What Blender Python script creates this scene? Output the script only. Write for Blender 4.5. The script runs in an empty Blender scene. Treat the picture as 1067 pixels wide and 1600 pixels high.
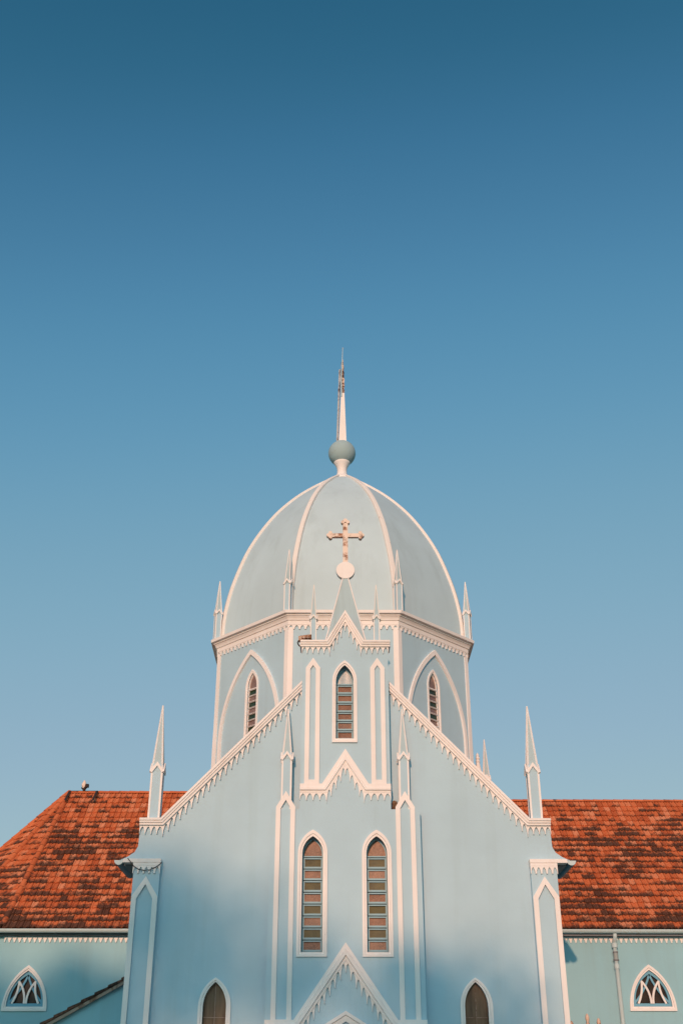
import bpy, bmesh, math, random
from mathutils import Vector, Matrix
from mathutils.geometry import tessellate_polygon
R = math.radians
sc = bpy.context.scene
COL = sc.collection

# ------------------------------------------------------------------ camera
cam = bpy.data.objects.new('camera', bpy.data.cameras.new('camera'))
COL.objects.link(cam)
cam.data.sensor_fit = 'VERTICAL'
cam.data.sensor_height = 36.0
cam.data.lens = 36.0 * 1750 / 1600
cam.data.clip_end = 3000
cam.location = (-0.3, -30, 1.7)
cam.rotation_euler = (R(90 + 28.4), 0, R(-0.38))
sc.camera = cam

# ------------------------------------------------------------------ light
SUN_EL, SUN_AZ = 16.2, 9.5            # azimuth to the left of the facade's axis, behind the viewer
world = bpy.data.worlds.new('World'); sc.world = world
world.use_nodes = True
wn, wl = world.node_tree.nodes, world.node_tree.links
wn.clear()
sky = wn.new('ShaderNodeTexSky'); sky.sky_type = 'NISHITA'
sky.sun_disc = False
sky.sun_elevation = R(SUN_EL); sky.sun_rotation = R(180 + SUN_AZ)
sky.altitude = 0; sky.air_density = 1.0; sky.dust_density = 1.0; sky.ozone_density = 1.0
bg = wn.new('ShaderNodeBackground'); bg.inputs['Strength'].default_value = 0.12
wo = wn.new('ShaderNodeOutputWorld')
K = 0.06                                  # grade of the evening sky: deep teal overhead, pale towards the horizon
sc1 = wn.new('ShaderNodeVectorMath'); sc1.operation = 'SCALE'; sc1.inputs['Scale'].default_value = K
sc2 = wn.new('ShaderNodeVectorMath'); sc2.operation = 'SCALE'; sc2.inputs['Scale'].default_value = 1 / K
cv = wn.new('ShaderNodeRGBCurve'); cv.mapping.extend = 'HORIZONTAL'
for c, pts in ((0, [(0, 0), (.060, .008), (.083, .026), (.100, .054), (.136, .112), (.195, .200), (.305, .295), (.6, .42), (1, .60), (2, 1.0)]),
               (1, [(0, 0), (.100, .075), (.133, .122), (.162, .186), (.216, .290), (.309, .384), (.468, .454), (.60, .52), (.75, .76), (1, 1.15), (2, 1.8)]),
               (2, [(0, 0), (.170, .150), (.223, .223), (.266, .326), (.347, .452), (.468, .515), (.631, .562), (.74, .58), (.92, 1.1), (1.1, 1.6), (2, 2.0)])):
    cu = cv.mapping.curves[c]
    while len(cu.points) < len(pts): cu.points.new(0.5, 0.5)
    for p, (a, b_) in zip(cu.points, pts): p.location = (a / 2, b_ / 2)
cv.mapping.update()
wl.new(sky.outputs[0], sc1.inputs[0]); wl.new(sc1.outputs[0], cv.inputs['Color']); wl.new(cv.outputs[0], sc2.inputs[0])
wl.new(sc2.outputs[0], bg.inputs[0]); wl.new(bg.outputs[0], wo.inputs[0])
sun = bpy.data.objects.new('sun', bpy.data.lights.new('sun', 'SUN')); COL.objects.link(sun)
sun.data.energy = 3.0; sun.data.angle = R(0.8); sun.data.color = (1.0, 0.53, 0.32)
sd = Vector((-math.sin(R(SUN_AZ)) * math.cos(R(SUN_EL)), -math.cos(R(SUN_AZ)) * math.cos(R(SUN_EL)), math.sin(R(SUN_EL))))
sun.rotation_euler = (-sd).to_track_quat('-Z', 'Y').to_euler()
sc.view_settings.view_transform = 'Standard'; sc.view_settings.look = 'None'
sc.view_settings.exposure = 0.0; sc.view_settings.gamma = 1.0

# ------------------------------------------------------------------ materials
def mat(name, rough=0.7, spec=0.3):
    m = bpy.data.materials.new(name); m.use_nodes = True
    nt = m.node_tree; b = nt.nodes['Principled BSDF']
    b.inputs['Roughness'].default_value = rough
    b.inputs['Specular IOR Level'].default_value = spec
    return m, nt, b
def N(nt, t, **kw):
    n = nt.nodes.new(t)
    for k, v in kw.items():
        if k in n.inputs: n.inputs[k].default_value = v
        else: setattr(n, k, v)
    return n
def noise(nt, scale, detail=4, rough=0.55, stretch=(1, 1, 1)):
    tc = N(nt, 'ShaderNodeTexCoord'); mp = N(nt, 'ShaderNodeMapping'); mp.inputs['Scale'].default_value = stretch
    nt.links.new(tc.outputs['Object'], mp.inputs['Vector'])
    n = N(nt, 'ShaderNodeTexNoise', Scale=scale, Detail=detail, Roughness=rough)
    nt.links.new(mp.outputs[0], n.inputs['Vector'])
    return n.outputs['Fac']
def ramp(nt, fac, stops):
    r = N(nt, 'ShaderNodeValToRGB'); e = r.color_ramp.elements
    while len(e) < len(stops): e.new(0.5)
    for i, (p, c) in enumerate(stops):
        e[i].position = p; e[i].color = (*c, 1) if len(c) == 3 else c
    nt.links.new(fac, r.inputs[0]); return r.outputs[0]
def mix(nt, fac, a, b, mode='MIX'):
    m = N(nt, 'ShaderNodeMix', data_type='RGBA', blend_type=mode)
    for s, v in ((0, fac), (6, a), (7, b)):
        if isinstance(v, (float, int)): m.inputs[s].default_value = v
        elif isinstance(v, tuple): m.inputs[s].default_value = (*v, 1)
        else: nt.links.new(v, m.inputs[s])
    return m.outputs[2]
def bump(nt, b, fac, strength=0.2, dist=0.02):
    bp = N(nt, 'ShaderNodeBump', Strength=strength, Distance=dist)
    nt.links.new(fac, bp.inputs['Height']); nt.links.new(bp.outputs[0], b.inputs['Normal'])
def g(v): return (v, v, v)

def painted(name, col, dirt, amount=0.35, streak=0.5, rough=0.75, b_strength=0.25):
    """old wall paint: cloudy tone, rain streaks, scattered specks and a trowelled surface"""
    m, nt, b = mat(name, rough, 0.25)
    c1 = ramp(nt, noise(nt, 0.55, 5), [(0.3, tuple(x * 0.94 for x in col)), (0.7, tuple(min(1, x * 1.05) for x in col))])
    st = ramp(nt, noise(nt, 2.2, 5, 0.6, (1, 1, 0.06)), [(0.52, g(0)), (0.85, g(streak))])
    c2 = mix(nt, st, c1, dirt)
    sp = ramp(nt, noise(nt, 5.5, 3, 0.7), [(0.70, g(0)), (0.80, g(amount))])
    c3 = mix(nt, sp, c2, dirt)
    nt.links.new(c3, b.inputs['Base Color'])
    bump(nt, b, noise(nt, 14, 6, 0.65), b_strength, 0.012)
    return m
M = {}
M['blue'] = painted('blue_wall_paint', (0.420, 0.588, 0.685), (0.33, 0.44, 0.47), 0.3, 0.34)
M['wing_blue'] = painted('wing_wall_paint', (0.285, 0.505, 0.580), (0.25, 0.36, 0.38), 0.4, 0.4)
M['dome'] = painted('dome_paint', (0.485, 0.620, 0.680), (0.33, 0.42, 0.44), 0.2, 0.42)
M['stained'] = painted('stained_paint', (0.40, 0.53, 0.58), (0.20, 0.24, 0.22), 0.4, 0.7)
M['white'] = painted('white_trim_paint', (0.82, 0.79, 0.78), (0.60, 0.47, 0.40), 0.5, 0.28, 0.7, 0.15)
M['sash'] = painted('sash_paint', (0.30, 0.48, 0.56), (0.2, 0.3, 0.34), 0.3, 0.2, 0.6)
M['tracery_blue'] = painted('tracery_blue_paint', (0.16, 0.39, 0.53), (0.14, 0.25, 0.3), 0.3, 0.2, 0.6)
M['gutter'] = painted('gutter_paint', (0.50, 0.62, 0.65), (0.3, 0.28, 0.25), 0.4, 0.1, 0.5, 0.08)
M['gutter_blue'] = painted('gutter_blue_paint', (0.05, 0.14, 0.20), (0.04, 0.09, 0.12), 0.4, 0.1, 0.5, 0.08)
M['pipe_grey'] = painted('pipe_grey_paint', (0.30, 0.35, 0.35), (0.2, 0.2, 0.19), 0.3, 0.1, 0.5, 0.08)
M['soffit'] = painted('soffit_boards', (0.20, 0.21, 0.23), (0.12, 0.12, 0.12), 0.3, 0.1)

def rusty(name, base, lo, hi, rust=(0.33, 0.12, 0.05), dark=(0.10, 0.05, 0.03)):
    m, nt, b = mat(name, 0.8, 0.2)
    n = noise(nt, 4.2, 6, 0.68)
    f = ramp(nt, n, [(lo, g(0)), (hi, g(1))])
    rc = mix(nt, ramp(nt, noise(nt, 9, 4), [(0.4, g(0)), (0.65, g(1))]), rust, dark)
    nt.links.new(mix(nt, f, base, rc), b.inputs['Base Color'])
    bump(nt, b, n, 0.3, 0.02)
    return m
M['rusty'] = rusty('rusty_white_iron', (0.78, 0.66, 0.58), 0.50, 0.64)
M['tip'] = rusty('stained_tip', (0.66, 0.52, 0.44), 0.40, 0.52, (0.16, 0.08, 0.055), (0.04, 0.025, 0.02))
M['strip'] = rusty('peeling_strip', (0.55, 0.56, 0.58), 0.52, 0.62, (0.24, 0.14, 0.11), (0.1, 0.07, 0.06))
M['rust_mid'] = rusty('mid_rust', (0.66, 0.50, 0.40), 0.46, 0.56)
M['rust_heavy'] = rusty('heavy_rust', (0.55, 0.36, 0.25), 0.40, 0.55, (0.30, 0.12, 0.06))
M['rib'] = rusty('rib_paint', (0.78, 0.745, 0.715), 0.64, 0.74, (0.45, 0.28, 0.18), (0.3, 0.2, 0.14))
M['ball'] = rusty('weathered_ball', (0.34, 0.46, 0.49), 0.58, 0.78, (0.28, 0.25, 0.20), (0.2, 0.2, 0.18))
M['sooty'] = rusty('sooty_wood', (0.17, 0.075, 0.05), 0.45, 0.6, (0.05, 0.03, 0.02), (0.03, 0.02, 0.02))
M['barge'] = rusty('weathered_board', (0.36, 0.26, 0.21), 0.48, 0.62, (0.22, 0.12, 0.08), (0.12, 0.07, 0.05))
M['dark_iron_and_recess'] = rusty('dark_iron_and_recess', (0.035, 0.03, 0.03), 0.5, 0.65, (0.08, 0.04, 0.03), (0.04, 0.02, 0.02))
m, nt, b = mat('black_rubber', 0.6); b.inputs['Base Color'].default_value = (0.06, 0.05, 0.05, 1); M['cable'] = m
m, nt, b = mat('dry_twigs', 0.9); nt.links.new(ramp(nt, noise(nt, 30, 4), [(0.35, (0.06, 0.035, 0.02)), (0.65, (0.30, 0.17, 0.10))]), b.inputs['Base Color']); M['nest'] = m

def glass(name, col, dark, rib=60.0, spec=0.5, mottled=0.5):
    m, nt, b = mat(name, 0.32, spec)
    f = noise(nt, 3.0, 4, 0.6); s = noise(nt, 45, 3, 0.6)
    c = mix(nt, ramp(nt, f, [(0.35, g(0)), (0.68, g(1))]), dark, col)
    c = mix(nt, ramp(nt, s, [(0.45, g(0)), (0.7, g(mottled))]), c, tuple(min(1, x * 1.7) for x in col))
    nt.links.new(c, b.inputs['Base Color'])
    tc = N(nt, 'ShaderNodeTexCoord'); w = N(nt, 'ShaderNodeTexWave', Scale=rib / 6.28, Distortion=1.0)
    nt.links.new(tc.outputs['Object'], w.inputs['Vector'])
    ad = N(nt, 'ShaderNodeMath', operation='ADD'); nt.links.new(w.outputs['Fac'], ad.inputs[0]); nt.links.new(s, ad.inputs[1])
    bump(nt, b, ad.outputs[0], 0.5, 0.006)
    return m
M['amber'] = glass('amber_glass', (0.235, 0.118, 0.072), (0.13, 0.06, 0.036), 60, 0.4, 0.7)
M['olive'] = glass('olive_glass', (0.105, 0.088, 0.022), (0.05, 0.045, 0.012), 110, 0.5, 0.3)
M['green'] = glass('green_glass', (0.022, 0.05, 0.018), (0.012, 0.022, 0.01), 60, 0.5, 0.1)
M['mauve'] = glass('mauve_glass', (0.28, 0.19, 0.16), (0.16, 0.10, 0.09), 60, 0.5, 0.2)
M['pale'] = glass('pale_glass', (0.34, 0.43, 0.48), (0.20, 0.29, 0.34), 8, 0.5, 0.1)
M['murky'] = glass('murky_glass', (0.055, 0.034, 0.025), (0.014, 0.011, 0.010), 3, 0.15, 0.15)
def wood():
    m, nt, b = mat('brown_panel', 0.6, 0.3)
    n = noise(nt, 7, 5, 0.6, (1, 1, 0.12))
    nt.links.new(ramp(nt, n, [(0.3, (0.09, 0.055, 0.035)), (0.7, (0.23, 0.145, 0.09))]), b.inputs['Base Color'])
    bump(nt, b, n, 0.3, 0.01); return m
M['wood'] = wood()

def tile_mat():
    m, nt, b = mat('clay_tile', 0.8, 0.25)
    at = N(nt, 'ShaderNodeVertexColor'); at.layer_name = 'tile'
    sp = N(nt, 'ShaderNodeSeparateColor'); nt.links.new(at.outputs[0], sp.inputs[0])
    c = ramp(nt, sp.outputs[0], [(0.0, (0.50, 0.120, 0.042)), (0.35, (0.62, 0.165, 0.060)), (0.7, (0.70, 0.210, 0.085)), (1.0, (0.74, 0.30, 0.16))])
    c = mix(nt, ramp(nt, noise(nt, 26, 4, 0.65), [(0.3, g(0.35)), (0.6, g(0))]), c, (0.27, 0.055, 0.022))
    big = noise(nt, 0.55, 4, 0.6); fine = noise(nt, 7, 4, 0.75)
    def math_(op, a, bb):
        q = N(nt, 'ShaderNodeMath', operation=op)
        for i, v in enumerate((a, bb)):
            if isinstance(v, float): q.inputs[i].default_value = v
            else: nt.links.new(v, q.inputs[i])
        return q.outputs[0]
    # lichen: per-tile chance (green) + cloudy patches + grows from the tile's tail (blue = 0 at tail)
    mid = noise(nt, 2.6, 3, 0.6, (1, 1, 1.6))
    k = math_('ADD', math_('MULTIPLY', big, 0.75), math_('MULTIPLY', sp.outputs[1], 0.30))
    k = math_('ADD', k, math_('MULTIPLY', fine, 0.60))
    k = math_('ADD', k, math_('MULTIPLY', mid, 0.55))
    k = math_('SUBTRACT', k, math_('MULTIPLY', sp.outputs[2], 0.34))
    tcz = N(nt, 'ShaderNodeTexCoord'); sz = N(nt, 'ShaderNodeSeparateXYZ'); nt.links.new(tcz.outputs['Object'], sz.inputs[0])
    k = math_('SUBTRACT', k, math_('MULTIPLY', math_('SUBTRACT', sz.outputs['Z'], 8.6), 0.042))     # damper, more lichen near the eaves
    f = ramp(nt, math_('SUBTRACT', k, 0.50), [(0.40, g(0)), (0.58, g(0.93))])
    c = mix(nt, f, c, (0.070, 0.036, 0.025))
    nt.links.new(c, b.inputs['Base Color'])
    bump(nt, b, fine, 0.3, 0.01)
    return m
M['tile'] = tile_mat()
m, nt, b = mat('grass', 0.9)
nt.links.new(ramp(nt, noise(nt, 0.8, 6, 0.7), [(0.3, (0.05, 0.075, 0.025)), (0.7, (0.13, 0.14, 0.055))]), b.inputs['Base Color']); M['grass'] = m
m, nt, b = mat('paving', 0.85)
nt.links.new(ramp(nt, noise(nt, 3, 6, 0.7), [(0.3, (0.16, 0.15, 0.14)), (0.7, (0.26, 0.245, 0.23))]), b.inputs['Base Color']); M['paving'] = m
m, nt, b = mat('leaf', 0.6)
nt.links.new(ramp(nt, noise(nt, 0.7, 3), [(0.35, (0.035, 0.06, 0.02)), (0.65, (0.08, 0.12, 0.035))]), b.inputs['Base Color']); M['leaf'] = m
m, nt, b = mat('bark', 0.9)
nt.links.new(ramp(nt, noise(nt, 3, 5, 0.6, (1, 1, .2)), [(0.35, (0.09, 0.06, 0.04)), (0.65, (0.2, 0.15, 0.11))]), b.inputs['Base Color']); M['bark'] = m

# ------------------------------------------------------------------ mesh helpers
def tag(o, label=None, cat=None, group=None, kind=None):
    if label: o['label'] = label
    if cat: o['category'] = cat
    if group: o['group'] = group
    if kind: o['kind'] = kind
    return o
def empty(name, loc=(0, 0, 0), rz=0.0):
    o = bpy.data.objects.new(name, None); COL.objects.link(o)
    o.location = loc; o.rotation_euler = (0, 0, rz); o.empty_display_size = 0.3
    return o
def ident(u, d, z): return (u, d, z)

class MB:
    """collects faces; (u, depth, z) goes through xf so that the same shapes serve every wall"""
    def __init__(s, xf=ident): s.v = []; s.f = []; s.mi = []; s.xf = xf; s.m = 0; s.cc = None
    def add(s, pts):
        i0 = len(s.v); s.v += [s.xf(*p) for p in pts]; return list(range(i0, i0 + len(pts)))
    def face(s, idx): s.f.append(tuple(idx)); s.mi.append(s.m)
    def poly(s, pts): s.face(s.add(pts))
    def bridge(s, a, b, closed=True):
        n = len(a)
        for i in range(n if closed else n - 1):
            j = (i + 1) % n; s.face((a[i], a[j], b[j], b[i]))
    def loft(s, loops, closed=True, cap0=False, cap1=False):
        ids = [s.add(l) for l in loops]
        for a, b in zip(ids, ids[1:]): s.bridge(a, b, closed)
        if cap0: s.face(ids[0][::-1])
        if cap1: s.face(ids[-1])
    def prism(s, loops, y0, y1, back=True):
        """polygon (first loop) with holes (other loops), between depths y0 (front) and y1"""
        tris = tessellate_polygon([[Vector((p[0], p[1], 0)) for p in l] for l in loops])
        flat = [p for l in loops for p in l]
        a = s.add([(p[0], y0, p[1]) for p in flat]); b = s.add([(p[0], y1, p[1]) for p in flat])
        for t in tris:
            s.face([a[k] for k in t])
            if back: s.face([b[k] for k in t])
        o = 0
        for l in loops:
            n = len(l); s.bridge(a[o:o + n], b[o:o + n]); o += n
    def box(s, u0, u1, d0, d1, z0, z1):
        s.loft([[(u0, d0, z0), (u1, d0, z0), (u1, d1, z0), (u0, d1, z0)], [(u0, d0, z1), (u1, d0, z1), (u1, d1, z1), (u0, d1, z1)]], True, True, True)
    def tube(s, pts, r, n=8, caps=True):
        loops = []
        rr = r if isinstance(r, (list, tuple)) else [r] * len(pts)
        P = [Vector(p) for p in pts]
        for i, p in enumerate(P):
            d = (P[min(i + 1, len(P) - 1)] - P[max(i - 1, 0)]).normalized()
            a = d.orthogonal().normalized() if i == 0 else (a - d * a.dot(d)).normalized()
            c = d.cross(a)
            loops.append([tuple(p + (a * math.cos(t) + c * math.sin(t)) * rr[i]) for t in [2 * math.pi * k / n for k in range(n)]])
        s.loft(loops, True, caps, caps)
    def lathe(s, prof, cx=0, cy=0, n=24, cap=True):
        s.loft([[(cx + r * math.cos(2 * math.pi * k / n), cy + r * math.sin(2 * math.pi * k / n), z) for k in range(n)] for r, z in prof], True, cap, cap)
    def molding(s, path, prof, closed=False):
        """sweep prof [(drop, depth)] along a polyline of the wall plane, mitred"""
        P = [Vector(p) for p in path]; loops = []
        for o, y in prof:
            L = []
            for i, p in enumerate(P):
                ns = []
                if i > 0: d = (p - P[i - 1]).normalized(); ns.append(Vector((d.y, -d.x)))
                if i < len(P) - 1: d = (P[i + 1] - p).normalized(); ns.append(Vector((d.y, -d.x)))
                if len(ns) == 2:
                    b = (ns[0] + ns[1]).normalized(); q = p + b * (o / max(0.3, b.dot(ns[0])))
                else: q = p + ns[0] * o
                L.append((q.x, y, q.y))
            loops.append(L)
        ids = [s.add(l) for l in loops]
        for a, b in zip(ids, ids[1:]): s.bridge(a, b, False)
        s.bridge(ids[-1], ids[0], False)
        s.face([l[0] for l in ids]); s.face([l[-1] for l in ids][::-1])
    def frieze(s, path, pitch, band, drop, y0, y1, tooth=0.09, skew=0.0, rnd=2.0):
        """a strip with hanging teeth between little arches, below a polyline running left to right"""
        half = [(0, 1), (tooth, 1)] + [(0.5 - (0.5 - tooth) * (1 - (1 - d) ** rnd) ** 0.72, d) for d in (0.85, 0.65, 0.45, 0.28, 0.13, 0.04)] + [(0.5, 0)]
        unit = half + [(1 - a, d) for a, d in half[-2::-1]]
        for (x0, z0), (x1, z1) in zip(path, path[1:]):
            L = math.hypot(x1 - x0, z1 - z0); sl = abs(z1 - z0) / L
            n = max(1, round(L / (pitch * (1 + .38 * sl)))); dp = drop * (1 + .50 * sl)
            top, bot = [], []
            for k in range(n):
                for a, d in (unit if k == 0 else unit[1:]):
                    t = (k + a) / n; x = x0 + (x1 - x0) * t; z = z0 + (z1 - z0) * t
                    top.append((x, z)); bot.append((x, z - band - d * dp))
            ft = s.add([(x, y0, z) for x, z in top]); fb = s.add([(x, y0, z) for x, z in bot])
            bb = s.add([(x, y1, z) for x, z in bot])
            s.bridge(ft, fb, False); s.bridge(fb, bb, False)
            s.face((ft[0], fb[0], bb[0])); s.face((ft[-1], bb[-1], fb[-1]))
    def build(s, name, mats, parent=None, smooth=False, label=None, bev=0.0, loc=None):
        me = bpy.data.meshes.new(name)
        me.from_pydata(s.v, [], s.f)
        mats = mats if isinstance(mats, (list, tuple)) else [mats]
        for m_ in mats: me.materials.append(m_)
        if len(mats) > 1: me.polygons.foreach_set('material_index', s.mi)
        if s.cc is None:
            bm = bmesh.new(); bm.from_mesh(me)
            bmesh.ops.recalc_face_normals(bm, faces=bm.faces); bm.to_mesh(me); bm.free()
        else:
            ca = me.color_attributes.new('tile', 'FLOAT_COLOR', 'CORNER')
            ca.data.foreach_set('color', [x for f in s.cc for c in f for x in c])
        if smooth:
            me.polygons.foreach_set('use_smooth', [True] * len(me.polygons))
        o = bpy.data.objects.new(name, me); COL.objects.link(o)
        if parent: o.parent = parent
        if loc: o.location = loc
        if bev:
            mo = o.modifiers.new('bevel', 'BEVEL'); mo.width = bev; mo.segments = 2; mo.limit_method = 'ANGLE'; mo.angle_limit = R(40)
        if label: o['label'] = label
        return o

def lancet(cx, zb, zs, za, w, n=9):
    """pointed-arch loop: bottom left, up, apex, down, bottom right"""
    h = za - zs; Rr = (w * w + h * h) / (2 * w); a1 = math.asin(min(1, h / Rr)) if Rr >= w else math.pi - math.asin(min(1, h / Rr))
    arc = [(Rr * math.cos(a1 * k / n) - (Rr - w), Rr * math.sin(a1 * k / n)) for k in range(n)]
    right = [(cx + x, zs + z) for x, z in arc]; left = [(cx - x, zs + z) for x, z in arc]
    return [(cx - w, zb)] + left + [(cx, za)] + right[::-1] + [(cx + w, zb)]
def peak(cx, zb, zs, za, w): return [(cx - w, zb), (cx - w, zs), (cx, za), (cx + w, zs), (cx + w, zb)]
def ring(mb, outer, inner, yb, yf, yin, ch=0.025):
    mid = [(a[0] * .45 + c[0] * .55, a[1] * .45 + c[1] * .55) for a, c in zip(outer, inner)]
    mid2 = [(a[0] * .35 + c[0] * .65, a[1] * .35 + c[1] * .65) for a, c in zip(outer, inner)]
    L = lambda p, y: [(x, y, z) for x, z in p]
    mb.loft([L(outer, yb), L(outer, yf), L(mid, yf), L(mid2, yf + ch), L(inner, yf + ch), L(inner, yin)])
def flat_ring(mb, outer, inner, yb, yf):
    L = lambda p, y: [(x, y, z) for x, z in p]
    mb.loft([L(outer, yb), L(outer, yf), L(inner, yf), L(inner, yb)])
def rect(x0, x1, z0, z1): return [(x0, z0), (x0, z1), (x1, z1), (x1, z0)]

# ------------------------------------------------------------------ ground and sky setting
mb = MB(); n = 24; S = 900
gv = [mb.add([(-S + 2 * S * i / n, -S + 2 * S * j / n, -0.004) for i in range(n + 1)]) for j in range(n + 1)]
for j in range(n):
    for i in range(n): mb.face((gv[j][i], gv[j][i + 1], gv[j + 1][i + 1], gv[j + 1][i]))
tag(mb.build('ground', M['grass']), kind='structure')
mb = MB(); mb.poly([(-9, -26, 0), (9, -26, 0), (9, -0.2, 0), (-9, -0.2, 0)])
tag(mb.build('path', M['paving']), kind='structure')

# ------------------------------------------------------------------ the church
church = empty('church')
tag(church, 'pale blue church with white gothic trim, a ribbed dome and orange tiled wings', 'church')
SL = (12.44 - 8.65) / (4.85 - 1.22)                       # slope of the gable rake
APEX = 8.65 + 4.85 * SL

# -- gable wall (front at depth 0) with the two low side windows
WIN = [(-3.215, 'l'), (3.215, 'r')]
mb = MB()
out = [(-5.42, 0), (-5.42, 7.6), (-5.86, 7.6), (-5.66, 7.69), (-5.50, 7.80), (-5.42, 7.95), (-5.40, 8.56), (-4.82, 8.56), (0, APEX - .12),
       (4.82, 8.56), (5.40, 8.56), (5.42, 7.95), (5.50, 7.80), (5.66, 7.69), (5.86, 7.6), (5.42, 7.6), (5.42, 0)]
holes = [lancet(c, 2.2, 4.1, 4.66, 0.285) for c, _ in WIN]
mb.prism([out] + holes, 0, 0.32)
mb.build('gable_wall', M['blue'], church)
# side walls of the gabled block
for sx in (-1, 1):
    mb = MB(); mb.box(sx * 5.40, sx * 5.10, 0.32, 1.8, 0, 7.86); mb.box(sx * 5.24, sx * 5.0, 1.8, 6.2, 0, 7.80); mb.build('side_wall', M['blue'], church)

# -- buttresses
for sx in (-1, 1):
    mb = MB(lambda u, d, z, sx=sx: (sx * u, d, z))
    mb.prism([[(4.78, 0), (4.78, 7.46), (5.46, 7.46), (5.46, 0)], peak(5.12, 0.4, 6.63, 7.0, 0.20)], -0.16, 0.02)
    mb.box(4.80, 5.44, -0.13, -0.02, 0.3, 7.2)
    bt = mb.build('buttress', M['blue'], church)
    mb = MB(lambda u, d, z, sx=sx: (sx * u, d, z))
    flat_ring(mb, peak(5.12, 0.4, 6.66, 7.16, 0.332), peak(5.12, 0.53, 6.61, 6.965, 0.205), -0.158, -0.20)
    mb.build('panel_trim', M['white'], bt)
    mb = MB(lambda u, d, z, sx=sx: (sx * u, d, z))
    mb.box(4.765, 5.74, -0.22, 0.05, 7.50, 7.598)
    mb.box(4.77, 5.475, -0.21, 0.05, 7.42, 7.498)
    mb.frieze([(4.77, 7.42), (5.475, 7.42)], 0.155, 0.03, 0.16, -0.21, -0.165, 0.13)
    mb.build('cap', M['white'], bt, bev=0.008)

# -- raked cornice with hanging teeth
PROF = [(0, .03), (0, -.20), (.058, -.20), (.061, -.172), (.112, -.166), (.116, -.135), (.17, -.13), (.17, .03)]
for sx in (-1, 1):
    path = [(-5.41, 8.65), (-4.86, 8.65), (-1.20, 12.46)] if sx < 0 else [(1.20, 12.46), (4.86, 8.65), (5.41, 8.65)]
    mb = MB(); mb.molding(path, PROF)
    low = [(-5.41, 8.49), (-4.80, 8.49), (-1.20, 12.24)] if sx < 0 else [(1.20, 12.24), (4.80, 8.49), (5.41, 8.49)]
    cor = mb.build('gable_cornice', M['white'], church)
    mb = MB(); mb.frieze(low, 0.165, 0.04, 0.19, -0.07, 0.004, 0.05); mb.build('scalloped_frieze', M['white'], cor)

# -- central bay: wide below, narrow above, one front plane
YB = -0.35
LAN = [-0.845, 0.805]
mb = MB()
out = [(-1.955, 0), (-1.955, 8.84), (-1.20, 8.84), (-1.20, 13.5), (-.52, 13.5), (0, 14.38), (.52, 13.5), (1.20, 13.5), (1.20, 8.84), (1.955, 8.84), (1.955, 0)]
holes = [lancet(c, 5.31, 7.70, 8.14, 0.268) for c in LAN] + [lancet(-.015, 10.74, 12.36, 12.85, 0.245), lancet(0, 0.05, 2.2, 3.3, 0.75, 10)]
mb.prism([out] + holes, YB, 0.0)
mb.box(-1.19, 1.19, 0.001, 0.9, 9.0, 13.5)
mb.build('central_bay_wall', M['blue'], church)

def bay_trim(name, path, prof, low, frz):
    mb = MB(); mb.molding(path, prof); o = mb.build(name, M['white'], church)
    mb = MB(); mb.frieze(low, *frz); mb.build('scalloped_frieze', M['white'], o); return o
P2 = [(0, YB + .02), (0, YB - .16), (.055, YB - .16), (.058, YB - .132), (.108, YB - .126), (.112, YB - .095), (.17, YB - .09), (.17, YB + .02)]
# top cornice with gablet
top = bay_trim('gablet_cornice', [(-1.26, 13.55), (-.53, 13.55), (0, 14.47), (.53, 13.55), (1.26, 13.55)], P2,
         [(-1.22, 13.40), (-.44, 13.40), (0, 14.16), (.44, 13.40), (1.22, 13.40)], (0.162, 0.03, 0.18, YB - .05, YB + .004, 0.05))
for sx in (-1, 1):
    mb = MB(); mb.box(sx * 1.195, sx * 1.27, YB - .06, 0.12, 13.40, 13.546); mb.build('return_moulding', M['white'], top)
# bottom band with chevron
P3 = [(0, YB + .02), (0, YB - .07), (.10, YB - .07), (.11, YB - .10), (.17, YB - .10), (.18, YB - .06), (.24, YB - .05), (.24, YB + .02)]
bay_trim('chevron_band', [(-1.205, 9.50), (-.62, 9.50), (0, 10.45), (.62, 9.50), (1.205, 9.50)], P3,
         [(-1.205, 9.275), (-.50, 9.275), (0, 10.04), (.50, 9.275), (1.205, 9.275)], (0.162, 0.03, 0.18, YB - .045, YB + .004, 0.05))
# door gable
P4 = [(0, YB + .02), (0, YB - .12), (.08, YB - .12), (.09, YB - .16), (.17, YB - .16), (.18, YB - .10), (.24, YB - .09), (.24, YB + .02)]
bay_trim('door_gable', [(-1.96, 3.77), (-1.26, 3.77), (0, 5.53), (1.26, 3.77), (1.96, 3.77)], P4,
         [(-1.96, 3.55), (-1.16, 3.55), (0, 5.15), (1.16, 3.55), (1.96, 3.55)], (0.172, 0.03, 0.20, YB - .06, YB + .004, 0.05))
mb = MB(); P5 = [(0, YB + .02), (0, YB - .14), (.07, YB - .14), (.09, YB - .10), (.2, YB - .08), (.2, YB + .02)]
mb.molding([(-1.25, 3.24), (0, 3.97), (1.25, 3.24)], P5)
hood = mb.build('door_hood', M['white'], church)
mb = MB(); ring(mb, lancet(0, 0.02, 2.2, 3.52, 0.9, 10), lancet(0, 0.02, 2.2, 3.3, 0.75, 10), YB + .01, YB - .05, YB + .2); mb.build('door_surround', M['white'], hood)
mb = MB(); mb.prism([lancet(0, 0.02, 2.2, 3.31, 0.76, 10)], YB + .2, YB + .27)
for x in (-.5, -.25, .25, .5): mb.box(x - .012, x + .012, YB + .185, YB + .2, .1, 2.4)
mb.box(-.03, .03, YB + .17, YB + .2, .05, 3.2)
mb.build('door', M['wood'], church)

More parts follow.
